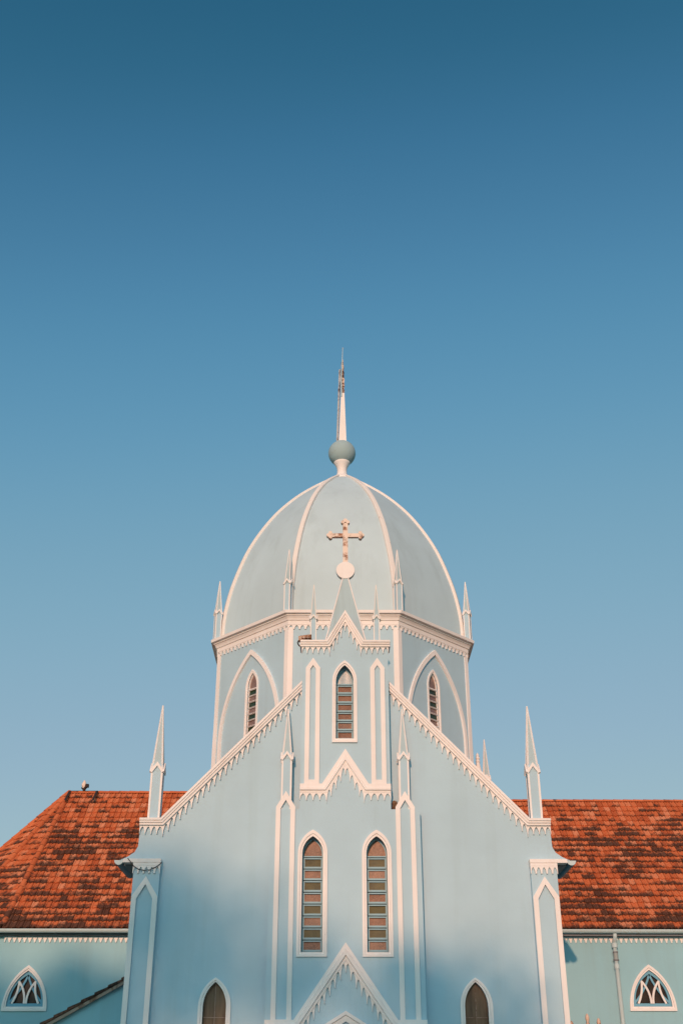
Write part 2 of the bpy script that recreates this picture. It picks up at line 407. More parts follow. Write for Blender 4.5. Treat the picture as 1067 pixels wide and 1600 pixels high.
# narrow blind panels
def blind(name, cx, zb, zs, za, w, tw):
    mb = MB(); slope = (za - zs) / w
    dz = tw * math.sqrt(1 + slope * slope)
    wi = w - tw
    flat_ring(mb, peak(cx, zb, zs, za, w), peak(cx, zb + tw, za - dz - slope * wi, za - dz, wi), YB + .004, YB - .05)
    return mb.build(name, M['white'], church)
for sx in (-1, 1):
    blind('panel_trim', sx * 0.895, 9.49, 12.76, 13.06, 0.20, 0.122)
    blind('panel_trim', sx * 1.568, 3.66, 8.89, 9.31, 0.252, 0.122)

# -- glazed windows
def window(name, parent, cx, zb, zs, za, w, wo, zbo, zao, yb, yf, ysash, rows, pitch, mats, xf=ident, sash='sash', top_mat=None, ml=.065, mr=.055):
    """white surround > sash of little hopper frames > panes (one slot per colour)"""
    mb = MB(xf); ring(mb, lancet(cx, zbo, zs, zao, wo), lancet(cx, zb, zs, za, w), yb, yf, ysash + .05)
    wd = mb.build(name, M['white'], parent)
    sm = MB(xf); L = lancet(cx, zb, zs, za, w + .01); sm.prism([L, lancet(cx, zb + .03, zs, za - .05, w - .03)], ysash, ysash + .05)
    pm = MB(xf)
    zt = zb + .035 + rows * pitch
    for k in range(rows):
        z0 = zb + .035 + k * pitch; z1 = z0 + pitch - .024
        flat_ring(sm, rect(cx - w + min(.018, ml * .5), cx + w - min(.018, mr * .5), z0, z1), rect(cx - w + ml, cx + w - mr, z0 + ml * .7, z1 - mr * .55), ysash + .035, ysash - .018)
        pm.m = k % 2; zz = random.uniform(.004, .022)
        pm.poly([(cx - w + ml * .7, ysash + .012 - zz, z0 + .01), (cx + w - mr * .7, ysash + .012 - zz, z0 + .01), (cx + w - mr * .7, ysash + .012 + zz, z1 - .008), (cx - w + ml * .7, ysash + .012 + zz, z1 - .008)])
    sm.box(cx - w + .01, cx + w - .01, ysash - .012, ysash + .04, zt, zt + .03)
    pm.m = 2; pm.prism([lancet(cx, zt + .02, max(zs, zt + .021), za - .01, w - .02)], ysash + .028, ysash + .04)
    pm.m = 3; pm.poly([(cx - w, ysash + .045, zb), (cx + w, ysash + .045, zb), (cx + w, ysash + .045, zt), (cx - w, ysash + .045, zt)])  # dark sheet behind the rows, painting in the shade of the recess at the gaps
    sm.build('sash', M[sash], wd)
    pm.build('panes', [M[k] for k in mats] + [M[top_mat or mats[0]], M['dark_iron_and_recess']], wd)
    return wd
for c in LAN:
    window('lancet_window', church, c, 5.31, 7.70, 8.14, 0.268, 0.382, 5.20, 8.30, YB, YB - .05, YB + .22, 8, 0.288, ('amber', 'olive'))
window('lancet_window', church, -.015, 10.74, 12.36, 12.85, 0.245, 0.342, 10.63, 12.98, YB, YB - .05, YB + .22, 6, 0.262, ('amber', 'amber'), top_mat='pale')
for c, _ in WIN:
    mb = MB(); ring(mb, lancet(c, 2.08, 4.1, 4.76, 0.40), lancet(c, 2.2, 4.1, 4.66, 0.285), .004, -.06, .13)
    wd = mb.build('low_window', M['white'], church)
    mb = MB(); mb.prism([lancet(c, 2.19, 4.1, 4.67, 0.295)], .12, .16); mb.build('panel', M['wood'], wd)
    mb = MB(); mb.box(c - .008, c + .008, .108, .122, 2.2, 4.64)
    for z in (2.75, 3.3, 3.86): mb.box(c - .285, c + .285, .105, .121, z - .008, z + .008)
    mb.build('muntin', M['barge'], wd)

# -- pinnacles: four-sided shaft, small gablets, needle spire; white edges
def pinnacle(w, z0, zc, zt, loc, rz=0.0, e=0.16, style='white'):
    root = empty('pinnacle', loc, rz); root.parent = church
    h = w / 2; ew = w * e
    mb = MB(); mb.box(-h + .012, h - .012, -h + .012, h - .012, z0, zc); mb.build('shaft', M['blue'], root)
    zs = zc - w * 0.62
    hs = h * 0.93
    mb = MB()
    mb.loft([[(-hs, -hs, zs), (hs, -hs, zs), (hs, hs, zs), (-hs, hs, zs)], [(-.006, -.006, zt - .03), (.006, -.006, zt - .03), (.006, .006, zt - .03), (-.006, .006, zt - .03)]], True, True, True)
    mb.build('spire', M['stained'], root)
    mb = MB()
    for sx in (-1, 1):
        for sy in (-1, 1):
            mb.box(sx * h, sx * (h - ew), sy * h, sy * (h - ew), z0, zs + .01)
            mb.tube([(sx * (hs - ew * .2), sy * (hs - ew * .2), zs), (sx * .004, sy * .004, zt)], [ew * .62, ew * .34], 5)
    mb.tube([(0, 0, zt - (zt - zs) * .12), (0, 0, zt)], [w * .10, .006], 6)
    for q in range(4):                                       # chevron on each face, with little lugs at the corners
        a = q * math.pi / 2; ca, sa = math.cos(a), math.sin(a)
        mb.xf = lambda u, d, z, ca=ca, sa=sa: (u * ca - d * sa, u * sa + d * ca, z)
        mb.molding([(-h * 1.16, zs - w * .05), (0, zc + w * .16), (h * 1.16, zs - w * .05)], [(0, -h + .01), (0, -h - .035), (w * .2, -h - .035), (w * .2, -h + .01)])
        mb.xf = ident
    mb.build('edge_trim', M[style], root)
    return root
for sx in (-1, 1):
    pinnacle(0.32, 8.62, 10.12, 11.80, (sx * 5.065, 0.06, 0))
    pinnacle(0.275, 8.80, 10.36, 11.62, (sx * 1.565, -0.20, 0))
    pinnacle(0.175, 13.54, 14.42, 15.42, (sx * 0.905, -0.14, 0), style='rib')

# -- gable-top spirelet with disc and cross
sp = empty('gable_spirelet', (0.015, 0.0, 0)); sp.parent = church
mb = MB()
lo = [(-.60, -.20, 13.52), (.60, -.20, 13.52), (.60, .30, 13.52), (-.60, .30, 13.52)]
hi = [(-.085, -.06, 15.66), (.085, -.06, 15.66), (.085, .06, 15.66), (-.085, .06, 15.66)]
mb.loft([lo, hi], True, True, True); mb.build('body', M['stained'], sp)
mb = MB()
for a, c in zip(lo, hi): mb.tube([a, c], [.025, .02], 6)
mb.build('edge_trim', M['white'], sp)
mb = MB(); n = 32
mb.loft([[(.275 * math.cos(2 * math.pi * k / n), y, 15.93 + .275 * math.sin(2 * math.pi * k / n)) for k in range(n)] for y in (-.08, .08)], True, True, True)
mb.build('disc', M['white'], sp, bev=0.012)
def bud(mb, cx, cz, ang, y0, y1):
    pts = []
    for dx, dz, r in ((0, .045, .062), (-.075, -.012, .055), (.075, -.012, .055)):
        L = [(dx + r * math.cos(t), dz + r * math.sin(t)) for t in [2 * math.pi * k / 12 for k in range(12)]]
        ca, sa = math.cos(ang), math.sin(ang)
        mb.prism([[(cx + x * ca - z * sa, cz + x * sa + z * ca) for x, z in L]], y0, y1)
        y0 -= .002; y1 += .002
mb = MB()
mb.box(-.075, .075, -.055, .055, 16.18, 17.52); mb.box(-.46, -.075, -.053, .053, 17.045, 17.165); mb.box(.075, .46, -.053, .053, 17.045, 17.165)
bud(mb, 0, 17.56, 0, -.065, .065); bud(mb, -.46, 17.105, math.pi / 2, -.065, .065); bud(mb, .46, 17.105, -math.pi / 2, -.065, .065)
mb.build('cross', M['rusty'], sp, label='rust stained white cross with budded ends')

# ------------------------------------------------------------------ octagonal drum and dome
A, YC = 4.55, 10.55
T8 = math.tan(math.pi / 8)
def octa(ap, z): return [(ap / math.cos(math.pi / 8) * math.cos(math.pi / 8 + k * math.pi / 4), YC + ap / math.cos(math.pi / 8) * math.sin(math.pi / 8 + k * math.pi / 4), z) for k in range(8)]
def face_xf(k):
    """wall k of the octagon: u along the wall, depth 0 on the wall and growing inwards"""
    a = -math.pi / 2 + k * math.pi / 4; nx, ny = math.cos(a), math.sin(a); tx, ty = -ny, nx
    return lambda u, d, z: (nx * (A - d) + tx * u, YC + ny * (A - d) + ty * u, z)
HS = A * T8
def dwin(k): return None if k in (0, 4) else 0.09 if k in (6, 7) else -0.11 if k in (1, 2) else 0.0
mb = MB()
for k in range(8):
    mb.xf = face_xf(k); o_ = dwin(k)
    mb.prism([rect(-HS, HS, 6.0, 16.8)] + ([] if o_ is None else [lancet(o_, 12.4, 14.90, 15.42, 0.235)]), 0, .18, False)
drum = mb.build('drum', M['blue'], church)
for k in range(8):
    mb = MB()
    for kk, s_ in ((k, 1), (k + 1, -1)):
        mb.xf = face_xf(kk); mb.box(s_ * (HS + .012), s_ * (HS - .165), -.03, .02, 7, 16.62)
    mb.build('corner_pilaster', M['white'], drum)
mb = MB(); mb.loft([octa(ap, z) for ap, z in [(4.54, 16.70), (4.605, 16.705), (4.61, 16.85), (4.64, 16.86), (4.66, 16.92), (4.70, 16.985), (4.715, 16.99), (4.735, 17.0), (4.74, 17.04), (4.80, 17.05), (4.83, 17.06), (4.84, 17.165), (4.60, 17.19)]])
cor = mb.build('cornice', M['white'], church)
mb = MB()
for k in range(8): mb.xf = face_xf(k); mb.frieze([(-HS - .02, 16.72), (HS + .02, 16.72)], 0.197, 0.03, 0.145, -.045, 0.004, 0.13)
mb.build('scalloped_frieze', M['white'], cor)
for k in range(8):
    xf = face_xf(k)
    mb = MB(xf); flat_ring(mb, lancet(0, 9.0, 13.2, 16.31, 1.57, 16), lancet(0, 9.0, 13.2, 16.12, 1.45, 16), .004, -.075)
    mb.build('arch_trim', M['white'], drum)
    off = dwin(k)
    if off is None: continue
    window('drum_window', church, off, 12.4, 14.90, 15.42, 0.235, 0.325, 12.3, 15.55, .004, -.04, .045, 11, 0.2185, ('green', 'mauve'), xf, 'white', 'mauve', .016, .016)
PD = [(17.17, 4.80), (17.7, 4.80), (18.4, 4.73), (19.4, 4.52), (20.6, 4.13), (21.4, 3.78), (22.2, 3.33), (22.9, 2.85), (23.5, 2.34), (24.0, 1.84), (24.45, 1.31), (24.85, .78), (25.12, .40)]
def dome_r(z):
    for (z0, r0), (z1, r1) in zip(PD, PD[1:]):
        if z <= z1: return r0 + (r1 - r0) * (z - z0) / (z1 - z0)
    return PD[-1][1]
# smooth the profile
import itertools
zs_, rs_ = [], []
def cr(p0, p1, p2, p3, t): return 0.5 * ((2 * p1) + (-p0 + p2) * t + (2 * p0 - 5 * p1 + 4 * p2 - p3) * t * t + (-p0 + 3 * p1 - 3 * p2 + p3) * t ** 3)
prof = []
for i in range(len(PD) - 1):
    p = [PD[max(0, min(len(PD) - 1, i + k))] for k in (-1, 0, 1, 2)]
    for j in range(4):
        t = j / 4; prof.append((cr(*[q[0] for q in p], t), cr(*[q[1] for q in p], t)))
prof.append(PD[-1])
def ov(k, r): a = math.pi / 8 + k * math.pi / 4; return (r * math.cos(a), YC + r * math.sin(a))
dome = empty('dome'); dome.parent = church
for k in range(8):
    mb = MB(); rows = []
    for z, r in prof:
        (x0, y0), (x1, y1) = ov(k, r), ov(k + 1, r)
        rows.append(mb.add([(x0 + (x1 - x0) * i / 6, y0 + (y1 - y0) * i / 6, z) for i in range(7)]))
    for a_, b_ in zip(rows, rows[1:]): mb.bridge(a_, b_, False)
    mb.build('sail', M['dome'], dome, smooth=True)
    mb = MB(); loops = []
    a = math.pi / 8 + k * math.pi / 4; rad = Vector((math.cos(a), math.sin(a), 0)); tan = Vector((-math.sin(a), math.cos(a), 0))
    for i, (z, r) in enumerate(prof):
        z0, r0 = prof[max(0, i - 1)]; z1, r1 = prof[min(len(prof) - 1, i + 1)]
        d = Vector((0, 0, z1 - z0)) + rad * (r1 - r0); nn = tan.cross(d).normalized()
        if nn.dot(rad) < 0: nn = -nn
        w = .095 * min(1, .45 + r / 3.0)
        c = Vector((0, YC, z)) + rad * r
        loops.append([tuple(c + tan * w * u + nn * v) for u, v in ((-1, -.10), (-1, .045), (-.75, .07), (.75, .07), (1, .045), (1, -.10))])
    mb.loft(loops, True, True, True); mb.build('rib', M['rib'], dome)
# finial: neck, ball and broken spike
fin = empty('dome_finial', (-.01, YC, 0)); fin.parent = church
mb = MB(); mb.lathe([(.50, 25.02), (.44, 25.15), (.30, 25.27), (.215, 25.40), (.20, 25.58), (.225, 25.74), (.30, 25.88), (.345, 25.97), (.30, 26.02)]); mb.build('neck', M['white'], fin, smooth=True)
mb = MB(); mb.lathe([(max(.02, .575 * math.sin(t)), 26.44 - .575 * math.cos(t)) for t in [math.pi * k / 20 for k in range(21)]], n=36); mb.build('ball', M['ball'], fin, smooth=True)
random.seed(4)
mb = MB()
mb.loft([[(-.135, -.11, 26.95), (.19, -.11, 26.95), (.19, .11, 26.95), (-.135, .11, 26.95)], [(-.04, -.06, 29.5), (.105, -.06, 29.5), (.105, .08, 29.5), (-.04, .08, 29.5)]], True, True, True)
mb.build('spike', M['white'], fin)
def jag(a_): return random.uniform(-a_, a_)
mb = MB()
mb.loft([[(-.045 + .02 * t + jag(.012), -.058 + jag(.006), 29.5 + 1.62 * t), (.108 - .035 * t + jag(.022), -.058 + jag(.01), 29.5 + 1.62 * t), (.108 - .035 * t + jag(.02), .065, 29.5 + 1.62 * t), (-.045 + .02 * t, .065, 29.5 + 1.62 * t)] for t in [k / 14 for k in range(15)]] + [[(.02, -.03, 31.3), (.05, -.03, 31.3), (.05, .02, 31.3), (.02, .02, 31.3)]], True, True, True)
mb.build('broken_tip', M['tip'], fin, label='dark stained and broken upper end of the white spike')
mb = MB()
mb.loft([[(-.245 + .11 * t + jag(.01) * (t > .7), -.02, 27.0 + 3.75 * t), (-.165 + .10 * t + jag(.018) * (t > .65), -.11, 27.0 + 3.75 * t), (-.15 + .10 * t, .05, 27.0 + 3.75 * t)] for t in [k / 24 for k in range(25)]], True, True, True)
mb.build('loose_strip', M['strip'], fin)
mb = MB(); mb.tube([(-.02, -.07, 29.3), (-.03, -.075, 30.2), (.01, -.07, 31.2), (.035, -.06, 31.95)], [.03, .026, .018, .012], 6); mb.tube([(-.01, -.05, 31.86), (.09, -.05, 31.9)], .008, 5)
mb.build('lightning_rod', M['gutter'], fin)
for k in range(8):
    x, y = ov(k, 5.02)
    pinnacle(0.235, 17.14, 18.36, 19.58, (x, y, 0), math.pi / 8 + k * math.pi / 4 + math.pi / 2)

# ------------------------------------------------------------------ tiled roofs
random.seed(11)
def tile_plane(mb, Aa, Bb, E1, E2, tw=0.205, tl=0.315):
    """individual clay tiles on the roof plane with eave Aa-Bb and top edge E1-E2"""
    Aa, Bb, E1, E2 = map(Vector, (Aa, Bb, E1, E2))
    u = (Bb - Aa).normalized(); L = (Bb - Aa).length
    v = ((E1 - Aa) - u * (E1 - Aa).dot(u)); H = v.length; v.normalize(); nn = u.cross(v)
    if nn.z < 0: nn = -nn
    e1, e2 = (E1 - Aa).dot(u), (E2 - Aa).dot(u)
    rows = int(H / tl) + 1; tl = H / rows
    for r in range(rows):
        v0 = r * tl - .03; v1 = (r + 1) * tl + .02
        vm = min(max((r + .5) * tl, 0), H) / H
        lo, hi = e1 * vm, L + (e2 - L) * vm
        lo0 = math.floor(lo / tw); k = lo0
        sag = random.uniform(-.012, .012); prev = random.random()
        while k * tw < hi:
            a, b_ = max(lo, k * tw + .004), min(hi, (k + 1) * tw - .004); k += 1
            if b_ - a < .02: continue
            rv = random.random(); prev = random.random() if random.random() < .6 else prev
            dv = random.uniform(-.018, .018) + sag; lift = random.uniform(0, .012)
            pr = [(0, .0), (.10, .030), (.24, .032), (.36, .010), (.50, .006), (.62, .030), (.86, .032), (1, .004)]
            lowp, upp, lip = [], [], []
            for t, hgt in pr:
                uu = a + (b_ - a) * t; tail = -.028 * (1 - abs(2 * t - 1) ** 2)
                lowp.append(Aa + u * uu + v * (v0 + dv + tail) + nn * (hgt + .052 + lift))
                upp.append(Aa + u * uu + v * v1 + nn * (hgt * .9 + .008))
                lip.append(Aa + u * uu + v * (v0 + dv + tail) + nn * (hgt + .020 + lift))
            i0 = mb.add([tuple(p) for p in lowp]); i1 = mb.add([tuple(p) for p in upp]); i2 = mb.add([tuple(p) for p in lip])
            for q in range(len(pr) - 1):
                mb.face((i0[q], i0[q + 1], i1[q + 1], i1[q])); mb.cc.append([(rv, prev, 0, 1), (rv, prev, 0, 1), (rv, prev, 1, 1), (rv, prev, 1, 1)])
                mb.face((i2[q], i2[q + 1], i0[q + 1], i0[q])); mb.cc.append([(rv, prev, 0, 1)] * 4)
    ids = mb.add([tuple(p - nn * .02) for p in (Aa, Bb, E2, E1)])
    mb.face(ids); mb.cc.append([(.1, .9, 0, 1)] * 4)
def caps(mb, p, q, r=.10, seg=.36):
    p, q = Vector(p), Vector(q); n = max(1, int((q - p).length / seg)); d = (q - p) / n; dn = d.normalized()
    side = dn.cross(Vector((0, 0, 1))).normalized(); up = side.cross(dn)
    for k in range(n):
        a = p + d * k - dn * .03; b_ = p + d * (k + 1) + dn * .02; rv, r2 = random.random() * .55, random.random() * .75
        la, lb = [], []
        for t in [math.pi * i / 8 for i in range(9)]:
            o = side * math.cos(t) + up * math.sin(t)
            la.append(a + o * (r * 1.12)); lb.append(b_ + o * (r * .94))
        ia = mb.add([tuple(x) for x in la]); ib = mb.add([tuple(x) for x in lb])
        for i in range(8): mb.face((ia[i], ia[i + 1], ib[i + 1], ib[i])); mb.cc.append([(rv, r2, 0.2, 1), (rv, r2, 0.2, 1), (rv, r2, 1, 1), (rv, r2, 1, 1)])
        ic = mb.add([tuple(a + (x - a) * .82) for x in la])
        for i in range(8): mb.face((ic[i], ic[i + 1], ia[i + 1], ia[i])); mb.cc.append([(rv, .7, 0, 1)] * 4)
def tiles(): m_ = MB(); m_.cc = []; return m_

# roof of the gabled block (behind the parapet)
mb = tiles()
for sx in (-1, 1):
    tile_plane(mb, (sx * 5.84, .33, 7.56), (sx * 5.84, 1.8, 7.56), (sx * 5.30, .33, 7.86), (sx * 5.30, 1.8, 7.86))
    tile_plane(mb, (sx * 5.30, .33, 7.86), (sx * 5.30, 6.6, 7.86), (0, .33, 13.36), (0, 6.6, 13.36))
caps(mb, (0, .35, 13.42), (0, 6.5, 13.42))
mb.build('gable_roof', M['tile'], church)
def gutter(mb, p, q, r, side, n=10):
    """half-round channel along p-q with end discs; side = horizontal vector across"""
    p, q, side = Vector(p), Vector(q), Vector(side); up = Vector((0, 0, 1))
    def half(c, rr): return [tuple(c + side * (rr * math.cos(math.pi + math.pi * k / n)) + up * (rr * math.sin(math.pi + math.pi * k / n))) for k in range(n + 1)]
    a, b_ = mb.add(half(p, r)), mb.add(half(q, r)); c, d = mb.add(half(p, r - .012)), mb.add(half(q, r - .012))
    mb.bridge(a, b_, False); mb.bridge(c, d, False)
    mb.face((a[0], b_[0], d[0], c[0])); mb.face((a[-1], b_[-1], d[-1], c[-1]))
    mb.face(a); mb.face(b_)
    L = (q - p); k = int(L.length / 1.55)
    for i in range(1, k):
        cc_ = p + L * (i / k); dn = L.normalized() * .02
        mb.loft([half(cc_ - dn, r + .006), half(cc_ + dn, r + .006)], False)
for sx in (-1, 1):
    mb = MB(); mb.m = 0; gutter(mb, (sx * 5.875, -.06, 7.585), (sx * 5.875, 1.8, 7.585), .125, (1, 0, 0))
    gt = mb.build('side_gutter', M['gutter_blue'], church)
    mb = MB(); mb.loft([[(sx * 5.875 + .118 * math.cos(math.pi + math.pi * k / 12), y, 7.583 + .118 * math.sin(math.pi + math.pi * k / 12)) for k in range(13)] for y in (-.075, -.062)], True, True, True)
    mb.build('end_cap', M['gutter'], gt)
    mb = MB(); mb.box(sx * 5.39, sx * 5.76, .06, 1.8, 7.47, 7.52); mb.build('side_soffit', M['soffit'], church)

# wings
YE, ZE, YR = 5.52, 6.70, YC
ZR = {-1: 12.0, 1: 11.72}
YW = 5.72
WW = ((-9.32, 4.43, 5.68, .66), (9.06, 4.44, 5.71, .685))         # tracery windows: centre, sill, apex, half width
for sx in (-1, 1):
    zr = ZR[sx]
    if sx < 0:
        xr = -9.86; dep = YR - YE
        ev = [(-10.22, YE)] + [(xr - dep * math.sin(R(a)), YR - dep * math.cos(R(a))) for a in (24, 60, 96, 135, 180)]
        wl_ = [(-10.16, YW + .02)] + [(xr - (dep - .2) * math.sin(R(a)), YR - (dep - .2) * math.cos(R(a))) for a in (24, 60, 96, 135, 180)]
        mb = MB(); mb.loft([[(x, y, z) for x, y in wl_] for z in (0, 6.6)], False)
        mb.prism([rect(-10.16, -5.2, 0, 6.6), lancet(WW[0][0], WW[0][1] + .12, WW[0][1] + .14, WW[0][2] - .15, WW[0][3] - .12)], YW, YW + .3, False)
        mb.build('wing_wall', M['wing_blue'], church)
        mb = tiles()
        tile_plane(mb, (-10.22, YE, ZE), (-4.0, YE, ZE), (xr, YR, zr), (-4.0, YR, zr))
        for (x0, y0), (x1, y1) in zip(ev, ev[1:]):
            tile_plane(mb, (x1, y1, ZE), (x0, y0, ZE), (xr, YR, zr), (xr, YR, zr))
        tile_plane(mb, (-4.0, YR + dep, ZE), (xr, YR + dep, ZE), (-4.0, YR, zr), (xr, YR, zr))
        for (x, y) in ev: caps(mb, (x, y, ZE + .05), (xr, YR, zr + .05), .095)
        caps(mb, (xr, YR, zr + .02), (-4, YR, zr + .02), .085)
        mb.build('wing_roof', M['tile'], church)
        mb = MB()
        pl = [(-5.3, YE - .09), (-10.24, YE - .09)] + [(xr - (dep + .09) * math.sin(R(a)), YR - (dep + .09) * math.cos(R(a))) for a in (24, 60, 96)]
        for (x0, y0), (x1, y1) in zip(pl, pl[1:]):
            d = Vector((x1 - x0, y1 - y0, 0)).normalized(); gutter(mb, (x0, y0, 6.655), (x1, y1, 6.655), .105, (d.y, -d.x, 0))
        mb.build('gutter', M['gutter'], church)
        mb = MB(); o_ = [(-5.2, YE - .02), (-10.22, YE - .02)] + [(xr - (dep + .02) * math.sin(R(a)), YR - (dep + .02) * math.cos(R(a))) for a in (24, 60, 96)]
        i_ = [(-5.2, YW + .1), (-10.1, YW + .1)] + [(xr - (dep - .3) * math.sin(R(a)), YR - (dep - .3) * math.cos(R(a))) for a in (24, 60, 96)]
        mb.loft([[(x, y, 6.50) for x, y in o_], [(x, y, 6.50) for x, y in i_], [(x, y, 6.56) for x, y in i_], [(x, y, 6.66) for x, y in o_]], False)
        mb.build('soffit', M['soffit'], church)
        mb = MB(); mb.frieze([(-10.15, 6.47), (-5.3, 6.47)], 0.152, 0.02, 0.135, YW - .035, YW + .004, 0.10, 0, 1.3)
        mb.build('eave_frieze', M['white'], church)
    else:
        X1 = 16.0
        mb = MB(); mb.prism([rect(5.2, X1 - .4, 0, 6.6), lancet(WW[1][0], WW[1][1] + .12, WW[1][1] + .14, WW[1][2] - .15, WW[1][3] - .12)], YW, YW + .3, False); mb.box(X1 - .7, X1 - .4, 6.3, 15, 0, 6.6)
        mb.poly([(X1 - .45, 6.0, 6.6), (X1 - .45, 15.1, 6.6), (X1 - .45, YR, zr - .1)])
        mb.build('wing_wall', M['wing_blue'], church)
        mb = tiles()
        tile_plane(mb, (4.0, YE, ZE), (X1, YE, ZE), (4.0, YR, zr), (X1, YR, zr))
        tile_plane(mb, (X1, 2 * YR - YE, ZE), (4.0, 2 * YR - YE, ZE), (X1, YR, zr), (4.0, YR, zr))
        caps(mb, (4, YR, zr + .02), (X1, YR, zr + .02), .085)
        mb.build('wing_roof', M['tile'], church)
        mb = MB(); gutter(mb, (5.3, YE - .09, 6.655), (X1, YE - .09, 6.645), .105, (0, 1, 0)); gut = mb.build('gutter', M['gutter'], church)
        mb = MB(); mb.box(5.2, X1, YE - .02, YW + .1, 6.49, 6.56); mb.build('soffit', M['soffit'], church)
        mb = MB(); mb.frieze([(5.3, 6.47), (X1 - .4, 6.47)], 0.152, 0.02, 0.135, YW - .035, YW + .004, 0.10, 0, 1.3)
        mb.build('eave_frieze', M['white'], church)
        mb = MB(); px_, py_ = 8.10, 5.61
        mb.tube([(px_ + .01, 5.47, 6.56), (px_ + .01, 5.48, 6.46), (px_ + .005, 5.56, 6.36), (px_, py_, 6.28), (px_, py_, 3.0), (px_, py_, .1)], .062, 12)
        pipe = mb.build('downpipe', M['gutter'], gut, smooth=True)
        for z0, z1, rr in ((6.17, 6.29, .088), (6.02, 6.06, .080), (5.80, 5.84, .085), (5.58, 5.70, .078)):
            mb = MB(); mb.tube([(px_, py_, z0), (px_, py_, z1)], rr, 14); mb.build('pipe_collar', M['gutter'] if z0 > 6.1 or z0 < 5.6 else M['soffit'], gut)
        mb = MB(); mb.tube([(px_, py_, 5.84), (px_, py_, 6.02)], .070, 14); mb.build('pipe_joint', M['pipe_grey'], gut)

# wing windows with interlaced tracery
def arc_pts(p, q, bulge, n=10):
    p, q = Vector(p), Vector(q); d = q - p; nrm = Vector((-d.y, d.x))
    return [tuple(p + d * t + nrm * (bulge * 4 * t * (1 - t))) for t in [k / n for k in range(n + 1)]]
def strip(mb, pts, w, y0, y1):
    P = [Vector(p) for p in pts]; l, r_ = [], []
    for i, p in enumerate(P):
        d = (P[min(i + 1, len(P) - 1)] - P[max(0, i - 1)]).normalized(); nn = Vector((-d.y, d.x)) * w / 2
        l.append(tuple(p + nn)); r_.append(tuple(p - nn))
    mb.loft([[(a[0], y0, a[1]), (c[0], y0, c[1]), (c[0], y1, c[1]), (a[0], y1, a[1])] for a, c in zip(l, r_)], True, True, True)
for cx, zb, za, w in WW:
    y = YW
    mb = MB(); ring(mb, lancet(cx, zb, zb + .05, za, w), lancet(cx, zb + .12, zb + .14, za - .15, w - .12), y + .004, y - .05, y + .06)
    wd = mb.build('tracery_window', M['white'], church)
    mb = MB(); flat_ring(mb, lancet(cx, zb + .12, zb + .14, za - .15, w - .12), lancet(cx, zb + .21, zb + .22, za - .255, w - .195), y + .10, y + .03)
    iw = w - .185; z0 = zb + .205; zt = za - .255; H = zt - z0
    for s in (-1, 1): strip(mb, arc_pts((cx - s * iw * 1.0, z0 + .03), (cx + s * .02, zt + .04), -s * .06), .055, y + .035, y + .09)
    mb.build('frame', M['tracery_blue'], wd)
    mb = MB()
    for s in (-1, 1):
        strip(mb, arc_pts((cx + s * iw * .82, z0), (cx + s * iw * .50, z0 + H * .76), s * .07), .056, y + .012, y + .08)
        strip(mb, arc_pts((cx + s * iw * .52, z0 + H * .76), (cx + s * .03, z0), s * -.10), .056, y + .008, y + .078)
    mb.build('tracery', M['white'], wd)
    mb = MB(); mb.prism([lancet(cx, zb + .13, zb + .15, za - .16, w - .13)], y + .12, y + .13, False); mb.build('panes', M['murky'], wd)

# rear turret with pinnacle and small ringed spire, seen past the right rake
mb = MB(); mb.box(4.7, 5.8, 10.5, 11.5, 11.0, 12.0); tur = mb.build('turret_base', M['blue'], church)
pn = pinnacle(0.245, 11.95, 12.8, 14.18, (5.31, 11.0, 0))
mb = MB(); mb.lathe([(.18, 12.0), (.17, 12.6), (.12, 13.0), (.068, 13.29), (.085, 13.32), (.085, 13.37), (.055, 13.39), (.08, 13.44), (.08, 13.48), (.05, 13.52), (.065, 13.57), (.01, 13.67)], 5.03, 11.0, 14)
mb.build('ringed_spire', M['white'], church)

# ------------------------------------------------------------------ lean-to annex on the left
ann = empty('annex', (-7, 1.5, 0))
tag(ann, 'low blue lean-to building with dark tiled sloping roof beside the left buttress', 'annex')
def AX(u, d, z): return (u + 7, d - 1.5, z)
s_ = (4.95 - 3.81) / (7.8 - 5.69); zl = lambda x: 4.86 + (x + 5.69) * s_
mb = MB(AX); mb.prism([[(-9.6, 0), (-9.6, zl(-9.6) - .05), (-5.44, zl(-5.44) - .05), (-5.44, 0)]], 1.62, 5.9); mb.build('wall', M['wing_blue'], ann)
mb = MB(AX); mb.prism([[(-10.0, zl(-10.0)), (-10.0, zl(-10.0) - .085), (-5.47, zl(-5.47) - .085), (-5.47, zl(-5.47))]], 1.46, 1.52); mb.build('barge_board', M['barge'], ann)
mb = MB(AX)
k = 0; x = -5.48
while x > -10.0:
    x2 = x - .33
    mb.loft([[(x2, y, zl(x2) + .105), (x2, y, zl(x2) + .03), (x + .04, y, zl(x + .04) + .002), (x + .04, y, zl(x + .04) + .06)] for y in (1.43, 5.9)], True, True, True); x = x2
mb.build('roof', M['sooty'], ann)

# ------------------------------------------------------------------ small things
# cable at the left buttress cap
mb = MB(); ca = [(-5.62, -.235, 7.60), (-5.55, -.25, 7.52), (-5.45, -.24, 7.40), (-5.32, -.235, 7.325), (-5.18, -.235, 7.295), (-5.02, -.235, 7.31), (-4.88, -.235, 7.38), (-4.77, -.235, 7.46), (-4.74, -.22, 7.50)]
mb.tube(ca, .011, 6); tag(mb.build('cable', M['cable']), 'thin dark cable sagging across the left buttress cap', 'cable')
